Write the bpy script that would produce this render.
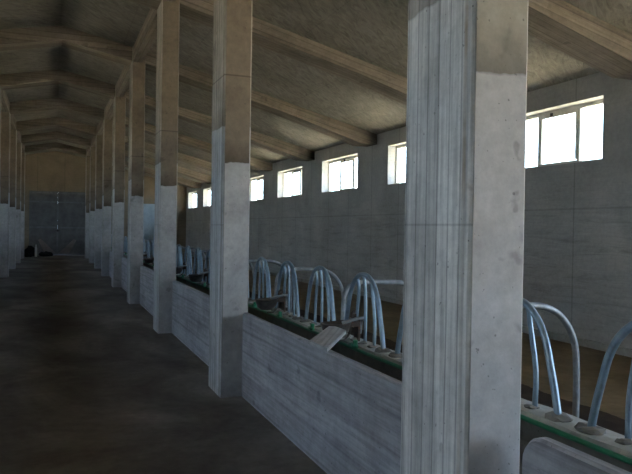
import bpy, bmesh, math, random
from mathutils import Vector, Matrix, noise
random.seed(7)
C = bpy.context.scene.collection
SC = bpy.context.scene
for o in list(bpy.data.objects): bpy.data.objects.remove(o)

# ------------------------------------------------------------------ camera
YAW, PITCH, ROLL, F = 0.3728, -0.0119, 0.0156, 674.07
cy, sy = math.cos(YAW), math.sin(YAW)
r0 = Vector((cy, -sy, 0)); f0 = Vector((sy, cy, 0)); u0 = Vector((0, 0, 1))
f2 = f0*math.cos(PITCH) + u0*math.sin(PITCH); u2 = u0*math.cos(PITCH) - f0*math.sin(PITCH)
r3 = r0*math.cos(ROLL) + u2*math.sin(ROLL); u3 = u2*math.cos(ROLL) - r0*math.sin(ROLL)
cam = bpy.data.objects.new('camera', bpy.data.cameras.new('camera')); C.objects.link(cam)
cam.data.sensor_width = 36; cam.data.lens = F*36/632
cam.data.clip_start = 0.05; cam.data.clip_end = 400
M = Matrix((r3, u3, -f2)).transposed().to_4x4(); M.translation = Vector((-0.105, 0, 1.6))
cam.matrix_world = M
SC.camera = cam

# ------------------------------------------------------------------ world, sun, exposure
W = bpy.data.worlds.new('sky'); SC.world = W; W.use_nodes = True
wn, wl = W.node_tree.nodes, W.node_tree.links; wn.clear()
wo = wn.new('ShaderNodeOutputWorld'); bg = wn.new('ShaderNodeBackground'); bg.inputs[1].default_value = 19.0
tc = wn.new('ShaderNodeTexCoord'); sp = wn.new('ShaderNodeSeparateXYZ'); cr = wn.new('ShaderNodeValToRGB')
wl.new(tc.outputs['Generated'], sp.inputs[0]); wl.new(sp.outputs['Z'], cr.inputs[0])
e = cr.color_ramp.elements
e[0].position = 0.0; e[0].color = (0.70, 0.85, 1.0, 1)
e[1].position = 0.7; e[1].color = (0.36, 0.56, 1.0, 1)
wl.new(cr.outputs[0], bg.inputs[0]); wl.new(bg.outputs[0], wo.inputs[0])
sun = bpy.data.objects.new('sun', bpy.data.lights.new('sun', 'SUN')); C.objects.link(sun)
sun.data.energy = 140; sun.data.angle = 0.009; sun.data.color = (1.0, 0.93, 0.82)
sun.rotation_euler = Vector((-0.34, 0.75, -1.0)).to_track_quat('-Z', 'Y').to_euler()   # from behind the viewer, almost along the barn
SC.view_settings.view_transform = 'Standard'; SC.view_settings.look = 'None'
SC.view_settings.gamma = 1; SC.view_settings.use_curve_mapping = False
SC.view_settings.exposure = -0.33

# ------------------------------------------------------------------ layout numbers (metres)
AX, PW, PL = 1.377, 0.262, 0.527          # pillar aisle face, its width across, its length along the barn
Y1, S = 2.179, 4.0153
WX = 6.95; WT = 0.30
YB, YE = -5.6, 38.32                      # back wall, end wall
ZC, ZT = 4.97, 5.25
def py(i): return Y1 + (i-1)*S            # near face of pillar i
def ceil_z(x):
    a = abs(x)
    return 5.53 - 0.203*a if a < 1.38 else 5.25 - (a-1.38)*0.2535

# ------------------------------------------------------------------ materials
MAT = {}
def nodes(name):
    m = bpy.data.materials.new(name); m.use_nodes = True
    n, l = m.node_tree.nodes, m.node_tree.links
    b = n['Principled BSDF']; MAT[name] = m
    return m, n, l, b
def ramp(n, pts):
    r = n.new('ShaderNodeValToRGB'); el = r.color_ramp.elements
    while len(el) < len(pts): el.new(0.5)
    for x, (p, c) in zip(el, pts):
        x.position = p; x.color = (c[0], c[1], c[2], 1) if not isinstance(c, (int, float)) else (c, c, c, 1)
    return r
def mathn(n, l, op, a, b=None, c=None):
    m = n.new('ShaderNodeMath'); m.operation = op
    for i, v in enumerate((a, b, c)):
        if v is None: continue
        if isinstance(v, (int, float)): m.inputs[i].default_value = v
        else: l.new(v, m.inputs[i])
    return m.outputs[0]
def mixc(n, l, fac, a, b, mode='MIX'):
    m = n.new('ShaderNodeMix'); m.data_type = 'RGBA'; m.blend_type = mode
    for idx, v in ((0, fac), (6, a), (7, b)):
        if isinstance(v, (int, float)): m.inputs[idx].default_value = v
        elif isinstance(v, tuple): m.inputs[idx].default_value = (*v, 1)
        else: l.new(v, m.inputs[idx])
    return m.outputs[2]
def noisen(n, l, vec, scale, detail=5, rough=0.6, dist=0.0):
    t = n.new('ShaderNodeTexNoise'); t.inputs['Scale'].default_value = scale; t.inputs['Detail'].default_value = detail
    t.inputs['Roughness'].default_value = rough; t.inputs['Distortion'].default_value = dist
    l.new(vec, t.inputs['Vector']); return t.outputs['Fac']
def mapping(n, l, vec, scale):
    m = n.new('ShaderNodeMapping'); m.inputs['Scale'].default_value = scale; l.new(vec, m.inputs[0]); return m.outputs[0]
def bump(n, l, b, h, strength, dist=0.01):
    bp = n.new('ShaderNodeBump'); bp.inputs['Strength'].default_value = strength; bp.inputs['Distance'].default_value = dist
    l.new(h, bp.inputs['Height']); l.new(bp.outputs[0], b.inputs['Normal'])
def geo_pos(n): return n.new('ShaderNodeNewGeometry').outputs['Position']

def concrete(name, base, board=0.0, groove=0.5, tone_z=None, streak=0.35, spots=True, rough=0.9, upper=None, tie=False):
    """board: width of the board marks that run along UV.x (0 = smooth)"""
    m, n, l, b = nodes(name)
    uv = n.new('ShaderNodeUVMap').outputs[0]
    oi = n.new('ShaderNodeObjectInfo')
    off = mathn(n, l, 'MULTIPLY', oi.outputs['Random'], 37.0)
    cb = n.new('ShaderNodeCombineXYZ'); l.new(off, cb.inputs[0]); l.new(off, cb.inputs[2])
    va = n.new('ShaderNodeVectorMath'); va.operation = 'ADD'; l.new(uv, va.inputs[0]); l.new(cb.outputs[0], va.inputs[1])
    vec = va.outputs[0]
    big = noisen(n, l, vec, 1.6, 6, 0.62, 0.4)
    fine = noisen(n, l, vec, 14, 5, 0.7)
    br = ramp(n, [(0.30, 0.72), (0.5, 1.0), (0.72, 1.16)]); l.new(big, br.inputs[0])
    fr = ramp(n, [(0.3, 0.84), (0.7, 1.1)]); l.new(fine, fr.inputs[0])
    col = mixc(n, l, 1.0, tuple(base), br.outputs[0], 'MULTIPLY')
    col = mixc(n, l, 1.0, col, fr.outputs[0], 'MULTIPLY')
    hgt = fine
    spx = n.new('ShaderNodeSeparateXYZ'); l.new(uv, spx.inputs[0])
    if board:
        wob = mathn(n, l, 'MULTIPLY', noisen(n, l, mapping(n, l, vec, (0.5, 3, 1)), 1.0, 2), 0.25)
        bi = mathn(n, l, 'ADD', mathn(n, l, 'DIVIDE', spx.outputs[1], board), wob)
        fl = mathn(n, l, 'FLOOR', bi); frc = mathn(n, l, 'FRACT', bi)
        wn_ = n.new('ShaderNodeTexWhiteNoise'); wn_.noise_dimensions = '2D'
        c2 = n.new('ShaderNodeCombineXYZ'); l.new(fl, c2.inputs[0]); l.new(off, c2.inputs[1]); l.new(c2.outputs[0], wn_.inputs['Vector'])
        tone = ramp(n, [(0, 1.0-0.22*groove*1.4), (1, 1.0+0.14*groove)]); l.new(wn_.outputs['Value'], tone.inputs[0])
        col = mixc(n, l, 1.0, col, tone.outputs[0], 'MULTIPLY')
        edge = mathn(n, l, 'ABSOLUTE', mathn(n, l, 'SUBTRACT', frc, 0.5))
        er = ramp(n, [(0.40, 1.0), (0.485, 1.0-0.55*groove)]); l.new(edge, er.inputs[0])
        col = mixc(n, l, 1.0, col, er.outputs[0], 'MULTIPLY')
        st = noisen(n, l, mapping(n, l, vec, (1.2, 34, 1)), 1.0, 4, 0.65)
        sr = ramp(n, [(0.35, 1-streak), (0.6, 1.0)]); l.new(st, sr.inputs[0])
        col = mixc(n, l, 1.0, col, sr.outputs[0], 'MULTIPLY')
        hgt = mathn(n, l, 'ADD', mathn(n, l, 'MULTIPLY', er.outputs[0], 2.0), mathn(n, l, 'ADD', wn_.outputs['Value'], fine))
    if spots:
        sv = noisen(n, l, vec, 5.5, 3, 0.5, 0.2)
        svr = ramp(n, [(0.665, 1.0), (0.71, 0.72)]); l.new(sv, svr.inputs[0])
        col = mixc(n, l, 1.0, col, svr.outputs[0], 'MULTIPLY')
        pv = noisen(n, l, vec, 38, 2, 0.5); pr = ramp(n, [(0.70, 1.0), (0.74, 0.55)]); l.new(pv, pr.inputs[0])
        col = mixc(n, l, 1.0, col, pr.outputs[0], 'MULTIPLY')
    if tone_z:
        # cooler tone below, browner above a line; darker band fading up; thin upper seam
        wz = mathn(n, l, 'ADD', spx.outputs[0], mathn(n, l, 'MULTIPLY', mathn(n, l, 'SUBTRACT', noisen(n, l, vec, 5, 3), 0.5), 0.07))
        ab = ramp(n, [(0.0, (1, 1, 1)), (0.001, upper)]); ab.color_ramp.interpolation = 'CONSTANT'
        d = mathn(n, l, 'SUBTRACT', wz, tone_z)
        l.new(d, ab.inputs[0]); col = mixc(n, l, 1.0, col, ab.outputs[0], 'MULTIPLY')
        dk_band = ramp(n, [(0.0, 1.0), (0.010, 0.50), (0.08, 0.58), (0.24, 1.0)]); l.new(mathn(n, l, 'ADD', d, 0.006), dk_band.inputs[0])
        dk_band.color_ramp.elements[0].color = (1, 1, 1, 1)
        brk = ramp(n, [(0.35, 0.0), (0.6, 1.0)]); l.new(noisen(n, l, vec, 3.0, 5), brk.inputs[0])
        dd = mixc(n, l, mathn(n, l, 'MULTIPLY_ADD', brk.outputs[0], 0.5, 0.5), (1.0, 1.0, 1.0), dk_band.outputs[0])
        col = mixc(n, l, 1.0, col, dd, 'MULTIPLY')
        if tie:      # rusty seam left by the formwork along the near corner
            t_ = ramp(n, [(0.006, (0.62, 0.50, 0.40)), (0.020, (1, 1, 1))]); l.new(mathn(n, l, 'ABSOLUTE', mathn(n, l, 'SUBTRACT', spx.outputs[1], 0.050)), t_.inputs[0])
            js = ramp(n, [(0.001, 0.68), (0.006, 1.0)]); l.new(mathn(n, l, 'ABSOLUTE', mathn(n, l, 'SUBTRACT', spx.outputs[0], 1.625)), js.inputs[0]); col = mixc(n, l, 1.0, col, js.outputs[0], 'MULTIPLY')
            tb = ramp(n, [(0.4, 0.15), (0.6, 1.0)]); l.new(noisen(n, l, vec, 2.0, 4), tb.inputs[0])
            col = mixc(n, l, tb.outputs[0], col, mixc(n, l, 1.0, col, t_.outputs[0], 'MULTIPLY'))
        sm = mathn(n, l, 'ABSOLUTE', mathn(n, l, 'SUBTRACT', spx.outputs[0], 3.03))
        smr = ramp(n, [(0.003, 0.55), (0.009, 1.0)]); l.new(sm, smr.inputs[0]); col = mixc(n, l, 1.0, col, smr.outputs[0], 'MULTIPLY')
    l.new(col, b.inputs['Base Color']); b.inputs['Roughness'].default_value = rough
    b.inputs['Specular IOR Level'].default_value = 0.25
    bump(n, l, b, hgt, 0.5 if board else 0.35, 0.006 if board else 0.004)
    return m
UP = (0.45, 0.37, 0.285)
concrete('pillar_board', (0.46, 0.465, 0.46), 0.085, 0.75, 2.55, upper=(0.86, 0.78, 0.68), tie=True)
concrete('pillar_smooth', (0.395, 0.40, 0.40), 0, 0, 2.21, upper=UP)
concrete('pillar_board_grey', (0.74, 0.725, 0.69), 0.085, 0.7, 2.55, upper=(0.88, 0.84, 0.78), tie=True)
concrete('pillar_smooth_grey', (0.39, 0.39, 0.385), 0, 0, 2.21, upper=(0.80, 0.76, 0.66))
concrete('beam_board', (0.245, 0.210, 0.168), 0.11, 0.6, streak=0.25)
concrete('parapet', (0.38, 0.38, 0.40), 0.20, 0.38, streak=0.28)
concrete('curb', (0.37, 0.37, 0.34), 0)
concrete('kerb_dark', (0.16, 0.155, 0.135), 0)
concrete('mortar', (0.19, 0.18, 0.16), 0)
concrete('plank', (0.42, 0.42, 0.41), 0.12, 0.5, streak=0.25, spots=False)

def wall_mat(name='wall_concrete', base=(0.46, 0.455, 0.43)):
    m, n, l, b = nodes(name)
    p = geo_pos(n); s = n.new('ShaderNodeSeparateXYZ'); l.new(p, s.inputs[0])
    al = mathn(n, l, 'ADD', s.outputs[0], s.outputs[1])
    c = n.new('ShaderNodeCombineXYZ'); l.new(al, c.inputs[0]); l.new(s.outputs[2], c.inputs[1])
    v = c.outputs[0]
    big = noisen(n, l, v, 0.9, 6, 0.6, 0.5); br = ramp(n, [(0.3, 0.78), (0.7, 1.12)]); l.new(big, br.inputs[0])
    lay = noisen(n, l, mapping(n, l, v, (0.9, 9, 1)), 1.0, 6, 0.68, 0.9); lr = ramp(n, [(0.30, 0.72), (0.47, 0.97), (0.7, 1.06)]); l.new(lay, lr.inputs[0])
    # the rough lower castings show layers; the upper band is smoother
    zr = ramp(n, [(0.0, 1.0), (1.0, 0.25)]); l.new(mathn(n, l, 'MULTIPLY', mathn(n, l, 'SUBTRACT', s.outputs[2], 1.6), 1.2), zr.inputs[0])
    fine = noisen(n, l, v, 16, 4, 0.7); fr = ramp(n, [(0.3, 0.88), (0.7, 1.08)]); l.new(fine, fr.inputs[0])
    # formwork panels: wide verticals
    pf = mathn(n, l, 'FRACT', mathn(n, l, 'DIVIDE', al, 1.338)); pe = mathn(n, l, 'ABSOLUTE', mathn(n, l, 'SUBTRACT', pf, 0.5))
    per = ramp(n, [(0.485, 1.0), (0.497, 0.72)]); l.new(pe, per.inputs[0])
    hf = mathn(n, l, 'ABSOLUTE', mathn(n, l, 'SUBTRACT', s.outputs[2], 1.95)); hr = ramp(n, [(0.006, 0.8), (0.02, 1.0)]); l.new(hf, hr.inputs[0])
    col = mixc(n, l, 1.0, base, br.outputs[0], 'MULTIPLY')
    col = mixc(n, l, zr.outputs[0], col, mixc(n, l, 1.0, col, lr.outputs[0], 'MULTIPLY'))
    for x in (fr, per, hr): col = mixc(n, l, 1.0, col, x.outputs[0], 'MULTIPLY')
    l.new(col, b.inputs['Base Color']); b.inputs['Roughness'].default_value = 0.92; b.inputs['Specular IOR Level'].default_value = 0.2
    bump(n, l, b, mathn(n, l, 'ADD', lay, mathn(n, l, 'MULTIPLY', fine, 0.4)), 0.5, 0.02)
wall_mat(); wall_mat('gable_concrete', (0.215, 0.18, 0.135))

def ceiling_mat():
    m, n, l, b = nodes('ceiling_board')
    p = geo_pos(n); s = n.new('ShaderNodeSeparateXYZ'); l.new(p, s.inputs[0])
    rot = n.new('ShaderNodeMapping'); rot.inputs['Rotation'].default_value = (0, 0, math.radians(-40)); rot.inputs['Scale'].default_value = (1, 1, 1); l.new(p, rot.inputs[0])
    w = noisen(n, l, mapping(n, l, rot.outputs[0], (2.6, 8.0, 1)), 1.0, 8, 0.72, 1.8)
    wr = ramp(n, [(0.34, 0.66), (0.5, 0.97), (0.66, 1.22)]); l.new(w, wr.inputs[0])
    big = noisen(n, l, p, 0.7, 5); br = ramp(n, [(0.3, 0.75), (0.7, 1.15)]); l.new(big, br.inputs[0])
    col = mixc(n, l, 1.0, (0.275, 0.258, 0.22), wr.outputs[0], 'MULTIPLY'); col = mixc(n, l, 1.0, col, br.outputs[0], 'MULTIPLY')
    pf = mathn(n, l, 'FRACT', mathn(n, l, 'DIVIDE', s.outputs[0], 1.2)); pe = mathn(n, l, 'ABSOLUTE', mathn(n, l, 'SUBTRACT', pf, 0.5))
    per = ramp(n, [(0.488, 1.0), (0.498, 0.88)]); l.new(pe, per.inputs[0]); col = mixc(n, l, 1.0, col, per.outputs[0], 'MULTIPLY')
    l.new(col, b.inputs['Base Color']); b.inputs['Roughness'].default_value = 0.95; b.inputs['Specular IOR Level'].default_value = 0.1
    bump(n, l, b, w, 0.6, 0.03)
ceiling_mat()

def floor_mat():
    m, n, l, b = nodes('floor_concrete')
    p = geo_pos(n); s = n.new('ShaderNodeSeparateXYZ'); l.new(p, s.inputs[0])
    big = noisen(n, l, mapping(n, l, p, (1.0, 0.6, 1)), 0.8, 7, 0.6, 0.6)
    f = noisen(n, l, p, 9, 6, 0.7); fr = ramp(n, [(0.3, 0.8), (0.7, 1.15)]); l.new(f, fr.inputs[0])
    cl = ramp(n, [(0.34, (0.085, 0.076, 0.066)), (0.5, (0.15, 0.138, 0.122)), (0.64, (0.24, 0.226, 0.20))]); l.new(big, cl.inputs[0])
    # alley beside the outer walls: dry tan dirt; stalls next to the kerb: dark bedding
    ax = mathn(n, l, 'ABSOLUTE', s.outputs[0])
    axn = mathn(n, l, 'ADD', ax, mathn(n, l, 'MULTIPLY', mathn(n, l, 'SUBTRACT', noisen(n, l, p, 1.5, 4), 0.5), 0.25))
    tan = ramp(n, [(0.3, (0.13, 0.105, 0.07)), (0.7, (0.24, 0.20, 0.135))]); l.new(noisen(n, l, p, 1.1, 6, 0.6, 0.4), tan.inputs[0])
    drk = ramp(n, [(0.3, (0.030, 0.021, 0.016)), (0.7, (0.055, 0.040, 0.030))]); l.new(noisen(n, l, p, 4, 5), drk.inputs[0])
    t1 = mathn(n, l, 'GREATER_THAN', axn, 4.5); t2 = mathn(n, l, 'GREATER_THAN', ax, 2.0)
    col = mixc(n, l, t2, cl.outputs[0], drk.outputs[0]); col = mixc(n, l, t1, col, tan.outputs[0])
    col = mixc(n, l, 1.0, col, fr.outputs[0], 'MULTIPLY')
    l.new(col, b.inputs['Base Color']); b.inputs['Roughness'].default_value = 0.85; b.inputs['Specular IOR Level'].default_value = 0.25
    bump(n, l, b, mathn(n, l, 'ADD', big, mathn(n, l, 'MULTIPLY', f, 0.3)), 0.5, 0.03)
floor_mat()

def plain(name, col, rough=0.6, metal=0.0, var=0.2, scale=12, spec=0.4, dark=None, thr=0.6):
    m, n, l, b = nodes(name)
    t = n.new('ShaderNodeTexCoord').outputs['Object']
    f = noisen(n, l, t, scale, 5, 0.65)
    if dark:
        r = ramp(n, [(thr-0.08, col), (thr+0.04, dark)])
    else:
        r = ramp(n, [(0.3, tuple(c*(1-var) for c in col)), (0.7, tuple(min(1, c*(1+var)) for c in col))])
    l.new(f, r.inputs[0]); l.new(r.outputs[0], b.inputs['Base Color'])
    b.inputs['Roughness'].default_value = rough; b.inputs['Metallic'].default_value = metal; b.inputs['Specular IOR Level'].default_value = spec
    bump(n, l, b, f, 0.15, 0.003)
    return m
plain('galvanised', (0.20, 0.27, 0.33), 0.38, 0.55, 0.22, 18)
plain('galvanised_dull', (0.23, 0.245, 0.255), 0.5, 0.5, 0.25, 18)
plain('rusty_iron', (0.075, 0.055, 0.045), 0.75, 0.2, 0.3, 20, dark=(0.14, 0.06, 0.035), thr=0.62)
plain('bowl_iron', (0.085, 0.075, 0.068), 0.6, 0.3, 0.3, 15)
plain('green_plastic', (0.012, 0.15, 0.07), 0.45, 0, 0.25, 10)
plain('white_frame', (0.62, 0.60, 0.52), 0.5, 0, 0.1, 10)
plain('sill_stone', (0.78, 0.74, 0.66), 0.6, 0, 0.08, 6)
plain('door_metal', (0.125, 0.125, 0.125), 0.6, 0.3, 0.3, 2.2)
plain('door_rail', (0.15, 0.155, 0.16), 0.6, 0.3, 0.25, 4)
plain('door_dust', (0.20, 0.17, 0.155), 0.9, 0, 0.2, 4)
plain('black_plastic', (0.008, 0.008, 0.010), 0.7, 0, 0.3, 5, spec=0.1)
plain('pale_plastic', (0.6, 0.62, 0.62), 0.5, 0, 0.1, 5)
plain('hinge_dark', (0.05, 0.045, 0.04), 0.6, 0.3, 0.2, 10)
plain('yard_ground', (0.60, 0.51, 0.36), 0.95, 0, 0.2, 0.4, spec=0.1)
def glass():
    m = bpy.data.materials.new('window_glass'); m.use_nodes = True; n, l = m.node_tree.nodes, m.node_tree.links; n.clear()
    o = n.new('ShaderNodeOutputMaterial'); t = n.new('ShaderNodeBsdfTransparent'); g = n.new('ShaderNodeBsdfGlossy'); x = n.new('ShaderNodeMixShader')
    fr = n.new('ShaderNodeFresnel'); fr.inputs[0].default_value = 1.45
    tx = n.new('ShaderNodeTexCoord'); no = n.new('ShaderNodeTexNoise'); no.inputs['Scale'].default_value = 3; l.new(tx.outputs['Object'], no.inputs['Vector'])
    r = ramp(n, [(0.3, (0.86, 0.88, 0.87)), (0.7, (0.93, 0.95, 0.94))]); l.new(no.outputs['Fac'], r.inputs[0]); l.new(r.outputs[0], t.inputs[0])
    g.inputs['Roughness'].default_value = 0.05
    ge = n.new('ShaderNodeNewGeometry'); l.new(mathn(n, l, 'MULTIPLY', fr.outputs[0], mathn(n, l, 'SUBTRACT', 1.0, ge.outputs['Backfacing'])), x.inputs[0]); l.new(t.outputs[0], x.inputs[1]); l.new(g.outputs[0], x.inputs[2]); l.new(x.outputs[0], o.inputs[0]); MAT['window_glass'] = m
glass()

# ------------------------------------------------------------------ mesh helpers
def add_box(bm, x0, x1, y0, y1, z0, z1, mi=0):
    vs = [bm.verts.new(p) for p in ((x0,y0,z0),(x1,y0,z0),(x1,y1,z0),(x0,y1,z0),(x0,y0,z1),(x1,y0,z1),(x1,y1,z1),(x0,y1,z1))]
    fs = [bm.faces.new([vs[i] for i in q]) for q in ((3,2,1,0),(4,5,6,7),(0,1,5,4),(1,2,6,5),(2,3,7,6),(3,0,4,7))]
    for f in fs: f.material_index = mi
    return fs
def loft(bm, secs, cap=True):
    rings = [[bm.verts.new(p) for p in s] for s in secs]
    k = len(rings[0])
    for a, b in zip(rings, rings[1:]):
        for i in range(k): bm.faces.new((a[i], a[(i+1) % k], b[(i+1) % k], b[i]))
    if cap: bm.faces.new(rings[0][::-1]); bm.faces.new(rings[-1])
def smooth_path(pts, n=6):
    P = [Vector(p) for p in pts]; P = [2*P[0]-P[1]] + P + [2*P[-1]-P[-2]]; out = []
    for i in range(1, len(P)-2):
        for k in range(n):
            t = k/n; a, b, c, d = P[i-1:i+3]
            out.append(0.5*((2*b) + (c-a)*t + (2*a-5*b+4*c-d)*t*t + (-a+3*b-3*c+d)*t**3))
    out.append(P[-2]); return out
def tube(bm, pts, r, seg=10, taper=None):
    pts = [Vector(p) for p in pts]; secs = []
    t = (pts[1]-pts[0]).normalized(); ref = Vector((1, 0, 0)) if abs(t.x) < 0.8 else Vector((0, 0, 1))
    nrm = (ref - t*ref.dot(t)).normalized()
    for i, p in enumerate(pts):
        t = (pts[min(i+1, len(pts)-1)] - pts[max(i-1, 0)]).normalized()
        nrm = (nrm - t*nrm.dot(t)).normalized(); bn = t.cross(nrm)
        rr = r if taper is None else r*taper[i]
        secs.append([p + (nrm*math.cos(a) + bn*math.sin(a))*rr for a in [2*math.pi*k/seg for k in range(seg)]])
    loft(bm, secs)
def lathe(bm, prof, c=(0,0,0), seg=20):
    c = Vector(c); secs = [[c + Vector((r*math.cos(2*math.pi*k/seg), r*math.sin(2*math.pi*k/seg), z)) for k in range(seg)] for r, z in prof]
    loft(bm, secs)
def jitter(bm, amp, sc=3.0, axis=None):
    for v in bm.verts:
        d = noise.noise_vector(v.co*sc)*amp
        if axis is not None: d = Vector([d[i] if i in axis else 0 for i in range(3)])
        v.co += d
def cuts(bm, n=3):
    bmesh.ops.subdivide_edges(bm, edges=bm.edges[:], cuts=n, use_grid_fill=True)
def bevel(bm, w, seg=1):
    bmesh.ops.bevel(bm, geom=bm.edges[:], offset=w, segments=seg, affect='EDGES', profile=0.5)
def auto_uv(bm, long):
    L = Vector(long).normalized(); uv = bm.loops.layers.uv.verify()
    bm.normal_update()
    for f in bm.faces:
        n_ = f.normal
        if abs(n_.dot(L)) > 0.8: a = Vector((0, 1, 0)) if abs(n_.y) < 0.8 else Vector((1, 0, 0))
        else: a = L
        ac = a
        b_ = n_.cross(a - n_*a.dot(n_)).normalized()
        for lp in f.loops: lp[uv].uv = (lp.vert.co.dot(ac), lp.vert.co.dot(b_))
def mesh(name, bm, mats, smooth=False, long=(0, 0, 1)):
    bmesh.ops.recalc_face_normals(bm, faces=bm.faces[:])
    auto_uv(bm, long)
    me = bpy.data.meshes.new(name); bm.to_mesh(me); bm.free()
    for m in (mats if isinstance(mats, (list, tuple)) else [mats]): me.materials.append(MAT[m])
    if smooth: me.polygons.foreach_set('use_smooth', [True]*len(me.polygons))
    return me
def link(name, me, parent=None, loc=(0, 0, 0), rot=(0, 0, 0)):
    o = bpy.data.objects.new(name, me); C.objects.link(o); o.location = loc; o.rotation_euler = rot
    if parent: o.parent = parent
    return o
def obj(name, bm, mats, parent=None, loc=(0, 0, 0), smooth=False, long=(0, 0, 1), rot=(0, 0, 0)):
    return link(name, mesh(name, bm, mats, smooth, long), parent, loc, rot)
def tag(o, label, cat, group=None, kind=None):
    if label: o['label'] = label
    if cat: o['category'] = cat
    if group: o['group'] = group
    if kind: o['kind'] = kind
    return o
def copy_tree(o, parent=None):
    c = o.copy(); C.objects.link(c)
    if parent: c.parent = parent
    for ch in [q for q in bpy.data.objects if q.parent == o and q != c]: copy_tree(ch, c)
    return c
def struct(name, bm, mats, label, cat, **k):
    o = obj(name, bm, mats, **k); return tag(o, label, cat, kind='structure')
NTH = ['first', 'second', 'third', 'fourth', 'fifth', 'sixth', 'seventh', 'eighth', 'ninth', 'tenth', 'eleventh', 'twelfth', 'thirteenth', 'fourteenth', 'fifteenth',
       'sixteenth', 'seventeenth', 'eighteenth', 'nineteenth', 'twentieth']

# ------------------------------------------------------------------ floor, yard, walls, ceiling
bm = bmesh.new(); add_box(bm, -WX-WT, WX+WT, YB-0.3, YE+0.3, -0.2, 0)
struct('floor', bm, 'floor_concrete', 'dirty dark concrete floor of the barn', 'floor')
bm = bmesh.new(); add_box(bm, -120, 120, -120, 160, -0.5, -0.2)
struct('ground', bm, 'yard_ground', 'pale dry yard outside the barn', 'ground')

WZ0, WZ1 = 2.62, 3.507
def win_y(k): return (k-1)*S + 7.245, (k-1)*S + 9.625
KS = [k for k in range(-2, 9) if win_y(k)[0] > YB+0.2 and win_y(k)[1] < YE]
LIGHT_GAP = {1: (win_y(-2)[0], win_y(-1)[1], 0.9), -1: (win_y(0)[0], win_y(0)[1], 2.0)}
for side, s in (('right', 1), ('left', -1)):
    bm = bmesh.new()
    xa, xb = sorted((s*WX, s*(WX+WT)))
    lgap = LIGHT_GAP[s]                               # wall opening added out of view to let extra light onto the pillars
    add_box(bm, xa, xb, YB, YE, 0, lgap[2])
    add_box(bm, xa, xb, YB, lgap[0], lgap[2], WZ0); add_box(bm, xa, xb, lgap[1], YE, lgap[2], WZ0)
    add_box(bm, xa, xb, YB, YE, WZ1, 3.86)
    ys = [YB] + [v for k in KS for v in win_y(k)] + [YE]
    for a, b in zip(ys[::2], ys[1::2]): add_box(bm, xa, xb, a, b, WZ0, WZ1)
    struct('wall_'+side, bm, 'wall_concrete', f'long rough concrete outer wall on the {side} with a row of high windows', 'wall')
    # low concrete plinth running along the wall foot
    bm = bmesh.new(); x2, x3 = sorted((s*WX, s*(WX-0.06))); add_box(bm, x2, x3, YB, YE, 0, 0.10); 
    struct('baseboard_'+side, bm, 'curb', f'low rough concrete ledge at the foot of the {side} wall', 'ledge', long=(0, 1, 0))

def end_wall(name, y0, y1, openings, label):
    bm = bmesh.new()
    xs = sorted({-WX-WT, -1.377, 0.03, 1.377, WX+WT} | {v for o in openings for v in o[:2]})
    for a, b in zip(xs, xs[1:]):
        zt = [ceil_z(min(abs(v), WX+WT))+0.05 for v in (a, b)]
        zo = next((o[2] for o in openings if a >= o[0]-1e-6 and b <= o[1]+1e-6), 0)
        loft(bm, [[(a, y0, zo), (a, y1, zo), (a, y1, zt[0]), (a, y0, zt[0])], [(b, y0, zo), (b, y1, zo), (b, y1, zt[1]), (b, y0, zt[1])]])
    return struct(name, bm, 'gable_concrete', label, 'wall')
end_wall('wall_end', YE, YE+0.3, [(-1.25, 1.54, 3.38), (4.45, 5.4, 2.85)], 'far concrete gable wall above and around the dark double door')
end_wall('wall_back', YB-0.3, YB, [], 'closed gable wall behind the viewer')

bm = bmesh.new()
XS = [-WX-0.9, -1.377, 0.03, 1.377, WX+0.9]
loft(bm, [[(x, YB-0.5, ceil_z(x)), (x, YE+0.5, ceil_z(x)), (x, YE+0.5, ceil_z(x)+0.2), (x, YB-0.5, ceil_z(x)+0.2)] for x in XS])
struct('ceiling', bm, 'ceiling_board', 'sloping pitched ceiling of streaked grey boards between concrete beams', 'ceiling')

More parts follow.
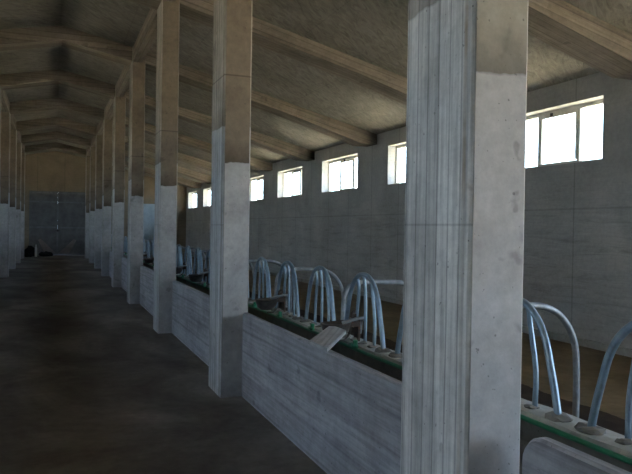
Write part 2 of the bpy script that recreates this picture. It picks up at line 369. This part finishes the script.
# windows: frame, two mullions, three panes
def window(n, k, s):
    y0, y1 = win_y(k); yc = (y0+y1)/2; w = (y1-y0)/2
    x = s*(WX+0.235)
    r = bpy.data.objects.new(f'window_{n}', None); C.objects.link(r); r.location = (x, yc, WZ0)
    sd = 'right' if s > 0 else 'left'
    if k < 1: lab = f'high strip window in the {sd} wall beside or behind the viewer, {["nearest", "next", "last"][-k]} one back'
    elif s > 0 and k == 1: lab = 'largest bright three-pane window, right of the foreground pillar'
    elif s > 0 and k == 2: lab = 'bright window cut by the left edge of the foreground pillar'
    else: lab = f'{NTH[k-1]} high three-pane window from the viewer in the {sd} wall'
    tag(r, lab, 'window', kind='structure')
    H = WZ1-WZ0; t = 0.035
    bm = bmesh.new()
    add_box(bm, -0.03, 0.03, -w, w, 0, t); add_box(bm, -0.03, 0.03, -w, w, H-t-0.02, H)
    add_box(bm, -0.03, 0.03, -w, -w+t, t, H-t-0.02); add_box(bm, -0.03, 0.03, w-t, w, t, H-t-0.02)
    obj('window_frame', bm, 'white_frame', r)
    bm = bmesh.new(); a_, b_ = sorted((-s*0.233, s*0.03)); add_box(bm, a_, b_, -w, w, -0.001, 0.016); obj('window_sill', bm, 'sill_stone', r)  # pale sill slab added to bounce sunlight up to the ceiling
    ms = [-0.50, 0.37]
    for q in ms:
        bm = bmesh.new(); add_box(bm, -0.025, 0.025, q-0.028, q+0.028, t, H-t-0.02); obj('mullion', bm, 'white_frame', r)
    bm = bmesh.new(); a_, b_ = ms[0]+0.028, ms[1]-0.028
    for q_ in ((a_, b_, t, t+0.035), (a_, b_, H-t-0.07, H-t-0.02), (a_, a_+0.035, t+0.045, H-t-0.07), (b_-0.035, b_, t+0.045, H-t-0.07)): add_box(bm, -0.03, 0.0, *q_)
    obj('sash', bm, 'white_frame', r)
    e = [-w+t] + ms + [w-t]
    for a, b in zip(e, e[1:]):
        bm = bmesh.new(); add_box(bm, -0.004, 0.004, a+0.03, b-0.03, t, H-t-0.02); obj('pane', bm, 'window_glass', r)
    bm = bmesh.new(); add_box(bm, -0.055, -0.03, 0.05, 0.09, H-0.10, H-0.04); obj('window_latch', bm, 'hinge_dark', r)
n = 1
for s in (1, -1):
    for k in KS: window(n, k, s); n += 1

# ------------------------------------------------------------------ pillars
def pillar_mesh(sm='pillar_smooth', bd='pillar_board'):
    bm = bmesh.new(); add_box(bm, 0, PW, 0, PL, 0, 5.28)
    bmesh.ops.bevel(bm, geom=[e for e in bm.edges if abs(e.verts[0].co.z-e.verts[1].co.z) > 1], offset=0.014, segments=1, affect='EDGES')
    bm.normal_update()
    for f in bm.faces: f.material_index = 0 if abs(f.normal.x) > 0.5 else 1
    return mesh('pillar', bm, [bd, sm])
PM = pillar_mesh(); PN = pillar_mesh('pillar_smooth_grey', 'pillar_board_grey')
desc = {1: 'massive board-marked concrete pillar filling the right foreground',
        2: 'concrete pillar left of the two nearest drinking bowls, second of the right row',
        3: 'third nearest concrete pillar of the right row, reaching up to the roof beam',
        4: 'fourth nearest concrete pillar in the right row', }
for i in range(0, 10):
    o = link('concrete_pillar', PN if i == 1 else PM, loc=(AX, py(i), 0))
    lab = desc.get(i) or (f'concrete pillar in the right row behind the viewer, number {abs(i)+1} back' if i < 1 else f'slender-looking {NTH[i-1]} concrete pillar down the right side of the aisle')
    if i == 0: lab = 'concrete pillar of the right row just behind the viewer'
    tag(o, lab, 'pillar', 'right row of aisle pillars')
for i in range(0, 10):
    o = link('concrete_pillar', PM, loc=(-1.34-PW, py(i), 0))
    lab = ('left row concrete pillar behind or beside the viewer' if i < 5 else f'{NTH[i-1]} concrete pillar down the left side of the aisle')
    if i < 5: lab = ['left row pillar just behind the viewer', 'left row pillar opposite the massive foreground pillar',
                     'left row pillar opposite the second right pillar', 'left row pillar opposite the third right pillar', 'left row pillar opposite the fourth right pillar'][i]
    tag(o, lab, 'pillar', 'left row of aisle pillars')

# ------------------------------------------------------------------ beams
def gable_beam_mesh():
    bm = bmesh.new()
    loft(bm, [[(x, 0, zb), (x, 0.52, zb), (x, 0.52, zt), (x, 0, zt)] for x, zb, zt in ((-1.34, 4.97, 5.27), (0.03, 5.245, 5.54), (1.377, 4.97, 5.27))])
    return mesh('gable_beam', bm, 'beam_board', long=(1, 0, 0))
def side_beam_mesh(s):
    bm = bmesh.new(); a = AX if s > 0 else 1.34
    x0, x1 = a+PW-0.01, WX+0.02
    zb = lambda x: 4.266+(3.915-x)*0.268
    secs = []
    for x in (x0, 4.6, WX-0.42, WX-0.38, x1):
        dep = 0.235 if x < 4.7 else 0.33
        z = ceil_z(x) - dep if x < WX-0.4 else ceil_z(WX-0.42) - 0.34
        secs.append([(s*x, 0, z), (s*x, 0.52, z), (s*x, 0.52, ceil_z(x)+0.02), (s*x, 0, ceil_z(x)+0.02)])
    loft(bm, secs)
    return mesh('rafter_beam', bm, 'beam_board', long=(1, 0, -0.26*s))
GB, SR, SL = gable_beam_mesh(), side_beam_mesh(1), side_beam_mesh(-1)
for i in range(0, 10):
    where = ['just behind the viewer', 'over the foreground pillar', 'over the second right pillar', 'over the third right pillar', 'over the fourth right pillar',
             'over the fifth right pillar', 'over the sixth right pillar', 'over the seventh right pillar', 'over the eighth right pillar', 'nearest to the far gable wall'][i]
    tag(link('gable_beam', GB, loc=(0, py(i), 0)), f'peaked concrete beam across the aisle {where}', 'beam', 'peaked beams over the aisle')
    tag(link('rafter_beam', SR, loc=(0, py(i), 0)), f'sloping concrete beam down to the right wall {where}', 'beam', 'sloping beams over the right stalls')
    if i >= 4: tag(link('rafter_beam', SL, loc=(0, py(i), 0)), f'sloping concrete beam down to the left wall {where}', 'beam', 'sloping beams over the left stalls')
# eaves beams that run along the pillar tops, one length per bay
def eave_mesh(s):
    bm = bmesh.new(); add_box(bm, 0, PW-0.08, 0, S-PL, 4.95, 5.27)
    return mesh('eaves_beam', bm, 'beam_board', long=(0, 1, 0))
EV = eave_mesh(1)
for s in (1, -1):
    for i in range(0, 9):
        sd = 'right' if s > 0 else 'left'
        o = link('eaves_beam', EV, loc=(AX+0.01 if s > 0 else -1.34-PW+0.07, py(i)+PL, 0))
        w = f'between the {NTH[i-1]} and {NTH[i]} pillars' if i > 0 else ['just behind the viewer', 'by the back doorway'][-i]
        tag(o, f'lengthwise concrete beam on the {sd} pillar tops {w}', 'beam', f'lengthwise beams on the {sd} row')

# ------------------------------------------------------------------ parapets, manger, kerb
PX0, PX1, PZ = 1.585, 1.642, 0.797
def parapet_mesh(L, rounded=False):
    PZ = 0.835 if rounded else 0.797
    bm = bmesh.new(); r = 0.10 if rounded else 0.015
    prof = [(0, 0), (0, PZ-0.015), (0.015, PZ)]
    pts = [(0, 0), (L, 0)]
    pts += [(L - r + r*math.cos(a), PZ - r + r*math.sin(a)) for a in [math.pi/2*k/6 for k in range(7)]]
    pts += [(0.012, PZ), (0, PZ-0.012)]
    secs = []
    for x, sh in ((0, 0.012), (0.012, 0), (PX1-PX0-0.012, 0), (PX1-PX0, 0.012)):
        secs.append([(x, y, z-(sh if z > 0.1 else 0)) for y, z in pts])
    loft(bm, secs)
    return mesh('low_wall', bm, 'parapet', long=(0, 1, 0))
LW = parapet_mesh(S-PL); LR = parapet_mesh(S-PL-0.07, True)
for s in (1, -1):
    for i in range(0, 10):
        x = PX0 if s > 0 else -PX1+0.037
        L = LR if (i == 0 and s > 0) else LW
        o = link('low_wall', L, loc=(x, py(i)+PL, 0))
        sd = 'right' if s > 0 else 'left'
        if s > 0 and i == 0: lab = 'low concrete wall with rounded end at the bottom right corner'
        elif s > 0 and i == 1: lab = 'long low board-marked concrete wall left of the foreground pillar'
        elif i < 9: lab = f'low concrete wall on the {sd} side between the {NTH[i-1]} and {NTH[i]} pillars' if i > 0 else f'low concrete wall on the {sd} side {["beside the viewer", "behind the viewer"][-i]}'
        else: lab = f'low concrete wall between the last {sd} pillar and the far gable'
        tag(o, lab, 'low wall', f'low walls between the {sd} pillars')
for s in (1, -1):
    sd = 'right' if s > 0 else 'left'
    bm = bmesh.new()                                   # trough floor, scooped
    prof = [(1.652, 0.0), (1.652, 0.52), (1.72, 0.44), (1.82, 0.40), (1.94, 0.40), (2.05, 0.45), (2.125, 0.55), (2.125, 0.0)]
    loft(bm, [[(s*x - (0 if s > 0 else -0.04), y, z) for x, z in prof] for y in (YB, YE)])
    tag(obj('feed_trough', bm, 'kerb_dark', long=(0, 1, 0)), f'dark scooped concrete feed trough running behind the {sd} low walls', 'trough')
    bm = bmesh.new()
    n_ = 260 if s > 0 else 40
    secs = []
    for q in range(n_+1):
        y = YB + (YE-YB)*q/n_; j = (noise.noise(Vector((0, y*3.1, s)))*0.012) if s > 0 else 0
        xo = lambda v: s*v + (0 if s > 0 else 0.04)
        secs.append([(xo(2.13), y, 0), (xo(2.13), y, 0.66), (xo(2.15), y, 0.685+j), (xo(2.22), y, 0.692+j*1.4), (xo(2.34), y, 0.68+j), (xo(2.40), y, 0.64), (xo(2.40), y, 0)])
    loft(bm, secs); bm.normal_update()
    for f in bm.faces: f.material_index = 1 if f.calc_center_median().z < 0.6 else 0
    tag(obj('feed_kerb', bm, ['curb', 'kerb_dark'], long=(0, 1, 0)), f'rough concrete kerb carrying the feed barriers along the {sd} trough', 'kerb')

# green water pipe with clamps
root = bpy.data.objects.new('water_pipe', None); C.objects.link(root); root.location = (2.108, 0, 0.668)
tag(root, 'thin green plastic pipe fixed along the edge of the feed kerb', 'pipe')
bm = bmesh.new(); tube(bm, [(noise.noise(Vector((0, y, 5)))*0.004, y, noise.noise(Vector((9, y, 5)))*0.006) for y in [YB+0.1+0.25*k for k in range(int((YE-YB-0.2)/0.25))]], 0.014, 8)
obj('pipe', bm, 'green_plastic', root, smooth=True)

# ------------------------------------------------------------------ feed barriers
AP = 0.94; A0 = 3.00
def barrier():
    root = bpy.data.objects.new('feed_barrier', None); C.objects.link(root)
    half = [(0.365, 0), (0.335, 0.13), (0.30, 0.25), (0.265, 0.36), (0.21, 0.455), (0.13, 0.525), (0.045, 0.553)]
    pts = [(0, y, z) for y, z in half] + [(0, -y, z) for y, z in half[::-1]]
    bm = bmesh.new(); tube(bm, smooth_path(pts, 4), 0.019, 12); obj('arch_tube', bm, 'galvanised', root, smooth=True)
    for y, yt, zt in ((-0.165, -0.12, 0.515), (0.0, 0.01, 0.54), (0.165, 0.13, 0.515)):
        bm = bmesh.new(); tube(bm, smooth_path([(0.02, y, 0), (0.022, y, 0.2), (0.02, yt, 0.42), (0.005, yt, zt)], 3), 0.014, 10)
        obj('upright_bar', bm, 'galvanised', root, smooth=True)
    for y, r in ((-0.365, 0.055), (-0.165, 0.034), (0, 0.034), (0.165, 0.034), (0.365, 0.055)):
        bm = bmesh.new(); bmesh.ops.create_icosphere(bm, subdivisions=2, radius=r)
        for v in bm.verts: v.co = Vector((v.co.x*1.1, v.co.y*1.35, max(v.co.z*0.42, -0.012))) + noise.noise_vector(v.co*32+Vector((y*9, 0, 0)))*0.020 + Vector((0, y, 0.006))
        obj('mortar_pad', bm, 'mortar', root)
    return root
proto = barrier()
ys = [A0 + AP*k for k in range(-1, 37)]
bayof = lambda y: int((y - Y1 - PL/2)//S) + 1
cnt = {}
for k, y in enumerate(ys):
    o = proto if k == 0 else copy_tree(proto)
    o.location = (2.22, y, 0.685)
    b = bayof(y); cnt[b] = cnt.get(b, 0) + 1; c = cnt[b]
    if b == 0: lab = 'arched tube feed barrier cut by the right edge of the photo'
    elif b == 1: lab = ['arched galvanised barrier right of the foreground pillar, bright blue-grey leg', 'arched galvanised barrier almost covered by the foreground pillar, one leg showing at its left edge',
                        'largest fully seen arched barrier, just left of the foreground pillar', 'arched barrier just left of the grey plank, standing between the two nearest bowls', 'arched barrier further along the kerb'][c-1]
    elif b == 2 and c == 1: lab = 'arched barrier just right of the second nearest drinking bowl'
    elif b == 2 and c == 2: lab = 'arched barrier next to the right edge of the second pillar'
    else: lab = f'{NTH[c-1]} arched barrier from the viewer in the bay between the {NTH[b-1]} and {NTH[b] if b < 10 else "last"} right pillars'
    tag(o, lab, 'feed barrier', 'arched feed barriers on the right kerb')
    if -1 <= k:
        bm = bmesh.new(); tube(bm, [(0.002, 0, -0.02), (0.002, 0, 0.055)], 0.020, 10); tube(bm, [(-0.01, -0.045, 0.012), (-0.01, 0.045, 0.012)], 0.019, 8)
        obj('pipe_tee', bm, 'green_plastic', root, (0.016, y-0.06, 0.006), smooth=True)

# stall dividers
def divider():
    root = bpy.data.objects.new('stall_divider', None); C.objects.link(root)
    z = 1.12
    bm = bmesh.new()
    tube(bm, smooth_path([(0, 0, 0.675), (0, 0, 0.85), (0.015, 0, 1.02), (0.08, 0, 1.10), (0.2, 0, z), (0.42, 0, z), (0.60, 0, z-0.015), (0.74, 0, z-0.09), (0.84, 0, z-0.24), (0.87, 0, z-0.45), (0.87, 0, 0.3), (0.86, 0, 0.0)], 5), 0.023, 12)
    obj('rail', bm, 'galvanised_dull', root, smooth=True)
    bm = bmesh.new(); lathe(bm, [(0.05, 0), (0.05, 0.012), (0.03, 0.02)], (0.86, 0, 0), 14); obj('foot_plate', bm, 'rusty_iron', root)
    return root
dp = divider()
DY = [3.60+1.962*k for k in range(0, 18)]
for k, y in enumerate(DY):
    o = dp if k == 0 else copy_tree(dp)
    o.location = (2.345, y, 0)
    b = bayof(y)
    lab = {0: 'curved stall divider tube right of the foreground pillar, behind the bright barrier leg', 1: 'stall divider whose level top rail shows left of the foreground pillar',
           2: 'stall divider curving down behind the largest arched barrier', 3: 'stall divider whose top rail starts beside the second pillar'}.get(k)
    if not lab: lab = f'{NTH[k]} bent tube stall divider from the viewer along the right stalls'
    tag(o, lab, 'stall divider', 'tube dividers between the right stalls')

# ------------------------------------------------------------------ drinking bowls
def bowl():
    root = bpy.data.objects.new('drinking_bowl', None); C.objects.link(root)
    bm = bmesh.new()
    lathe(bm, [(0.03, -0.125), (0.085, -0.12), (0.125, -0.085), (0.145, -0.03), (0.152, 0.0), (0.158, 0.004), (0.158, 0.016), (0.143, 0.018), (0.132, -0.03), (0.11, -0.075), (0.06, -0.1), (0.0015, -0.104)], (0, 0, 0), 28)
    for v in bm.verts: v.co.y *= 0.88; v.co.z += max(0, v.co.x)*0.14
    obj('bowl', bm, 'bowl_iron', root, smooth=True)
    bm = bmesh.new()
    tube(bm, smooth_path([(0.02, -0.1, 0.03), (0.1, -0.12, 0.055), (0.2, -0.11, 0.07), (0.27, -0.06, 0.06), (0.275, 0.0, 0.02), (0.27, 0.02, -0.10)], 4), 0.017, 8)
    obj('bracket', bm, 'galvanised_dull', root, smooth=True)
    bm = bmesh.new(); add_box(bm, 0.11, 0.23, -0.06, 0.055, -0.02, 0.035); bevel(bm, 0.01, 2)
    tube(bm, [(0.19, 0, 0.02), (0.19, 0, 0.10)], 0.026, 10); tube(bm, [(0.15, -0.03, 0.07), (0.16, -0.03, 0.12), (0.19, -0.02, 0.13)], 0.014, 8)
    vv = obj('valve', bm, 'rusty_iron', root)
    bm = bmesh.new(); lathe(bm, [(0.001, -0.02), (0.05, -0.018), (0.055, -0.008), (0.001, 0.004)], (0.03, 0, -0.045), 14); tube(bm, [(0.06, 0, -0.045), (0.13, 0, 0.0)], 0.009, 8)
    obj('push_tongue', bm, 'rusty_iron', vv, smooth=True)
    bm = bmesh.new(); add_box(bm, 0.215, 0.245, -0.05, 0.05, -0.17, 0.05); bevel(bm, 0.006, 1)
    tube(bm, [(0.23, 0, -0.17), (0.23, 0, -0.20)], 0.02, 8); obj('mounting_plate', bm, 'rusty_iron', root)
    bm = bmesh.new(); tube(bm, smooth_path([(0.17, 0.02, -0.02), (0.16, 0.03, -0.1), (0.10, 0.03, -0.16), (0.015, 0.03, -0.165)], 4), 0.009, 8)
    obj('hose', bm, 'bowl_iron', root, smooth=True)
    return root
bp = bowl()
for k, y in enumerate([5.03, 6.93, 10.75, 12.63, 16.4, 18.3]):
    o = bp if k == 0 else copy_tree(bp)
    o.location = (2.05, y, 0.825); o.scale = (0.82, 0.82, 0.82)
    lab = ['nearest dark iron drinking bowl, above the grey sloping plank', 'second iron drinking bowl, between the plank and the second pillar',
           'dark drinking bowl seen left of the second pillar, the nearer of two', 'dark drinking bowl seen right of the third pillar, the farther of two', 'far drinking bowl in the gap right of the fourth pillar, nearer one',
           'farthest drinking bowl, in the gap beside the fourth pillar'][k]
    tag(o, lab, 'drinking bowl', 'iron drinking bowls on the feed barriers')

# plank leaning from the low wall to the bowl
bm = bmesh.new()
a0, a1, b1, b0 = Vector((1.565, 4.36, 0.800)), Vector((1.565, 4.04, 0.800)), Vector((2.00, 4.72, 0.80)), Vector((2.00, 5.02, 0.80))
up = Vector((0, 0, 0.028))
loft(bm, [[a0, a1, a1+up, a0+up], [a0.lerp(b0, .5), a1.lerp(b1, .5), a1.lerp(b1, .5)+up, a0.lerp(b0, .5)+up], [b0, b1, b1+up, b0+up]])
tag(obj('plank', bm, 'plank', long=(0.47, 0.81, 0)), 'short grey weathered plank lying from the low wall over the feed trough', 'plank')

# ------------------------------------------------------------------ far double door
door = bpy.data.objects.new('door_1', None); C.objects.link(door); door.location = (0.145, YE+0.04, 0)
tag(door, 'tall dark double metal door at the far end of the aisle', 'door', kind='structure')
for s in (-1, 1):
    bm = bmesh.new(); x0, x1 = sorted((s*0.0003, s*1.394)); add_box(bm, x0, x1, 0, 0.05, 0.004, 3.379)
    lf = obj('door_leaf', bm, 'door_metal', door)
    for z, h in ((0.03, 0.10), (1.42, 0.09), (2.78, 0.07), (3.25, 0.10)):
        bm = bmesh.new(); x0, x1 = sorted((s*0.02, s*1.37)); add_box(bm, x0, x1, -0.035, 0.0, z, z+h); obj('door_rail', bm, 'door_rail', lf)
    bm = bmesh.new(); x0, x1 = sorted((s*0.008, s*0.04)); add_box(bm, x0, x1, -0.035, 0, 0.1, 3.3); obj('door_stile', bm, 'door_rail', lf)
    bm = bmesh.new(); P = [(0.10, 0.13), (0.62, 0.13), (0.95, 0.80), (0.82, 0.86)]
    loft(bm, [[(s*x, -0.012, z) for x, z in P], [(s*x, -0.001, z) for x, z in P]]); obj('corner_patch', bm, 'door_dust', lf)  # paler slanted patch low on each leaf
bm = bmesh.new(); add_box(bm, -0.03, 0.05, -0.07, -0.035, 1.25, 1.33); tube(bm, [(-0.12, -0.06, 1.29), (0.12, -0.06, 1.29)], 0.015, 8); obj('door_bolt', bm, 'hinge_dark', door)
d2 = bpy.data.objects.new('door_2', None); C.objects.link(d2); d2.location = (4.925, YE+0.05, 0)
tag(d2, 'narrow pale blue metal door at the far end of the right stalls', 'door', kind='structure')
plain('door_blue', (0.33, 0.41, 0.46), 0.5, 0, 0.15, 3)
bm = bmesh.new(); add_box(bm, -0.47, 0.47, 0, 0.05, 0, 2.849); lf = obj('door_leaf', bm, 'door_blue', d2)
bm = bmesh.new(); tube(bm, [(0.36, -0.05, 0.98), (0.36, -0.05, 1.14)], 0.014, 8); add_box(bm, 0.35, 0.37, -0.05, 0, 0.99, 1.01); add_box(bm, 0.35, 0.37, -0.05, 0, 1.11, 1.13); obj('door_handle', bm, 'hinge_dark', lf)

# ------------------------------------------------------------------ dark heap by the far door
def sack(name, r, h, loc, label, seed):
    bm = bmesh.new(); bmesh.ops.create_icosphere(bm, subdivisions=4, radius=1)
    for v in bm.verts:
        c = v.co.copy(); pinch = 1 - 0.55*max(0, c.z)**1.5
        v.co = Vector((c.x*r*pinch, c.y*r*0.8*pinch, (max(c.z, -0.75)+0.75)/1.75*h)) + noise.noise_vector(c*2.3+Vector((seed, 0, 0)))*0.06
        v.co.z = max(v.co.z, 0)
    o = obj(name, bm, 'black_plastic', None, loc, True)
    return tag(o, label, 'sack', 'black sacks by the far door')
sack('black_sack', 0.30, 0.55, (-1.12, 36.7, 0), 'tall black sack on the floor left of the far door', 1)
sack('black_sack', 0.34, 0.24, (-0.40, 36.8, 0), 'low black sack lying right of the tall one by the far door', 4)
sack('black_sack', 0.22, 0.20, (-1.22, 36.05, 0), 'small flat black sack in front of the tall one by the far door', 7)
bm = bmesh.new(); lathe(bm, [(0.05, 0), (0.055, 0.02), (0.055, 0.38), (0.04, 0.46), (0.018, 0.52), (0.018, 0.56)], (0, 0, 0), 14)
bt = obj('bottle', bm, 'pale_plastic', None, (-0.86, 36.38, 0), True)
tag(bt, 'pale plastic bottle standing against the black sacks', 'bottle')
bm = bmesh.new(); lathe(bm, [(0.024, 0.555), (0.024, 0.60)], (0, 0, 0), 12); obj('bottle_cap', bm, 'pale_plastic', bt)
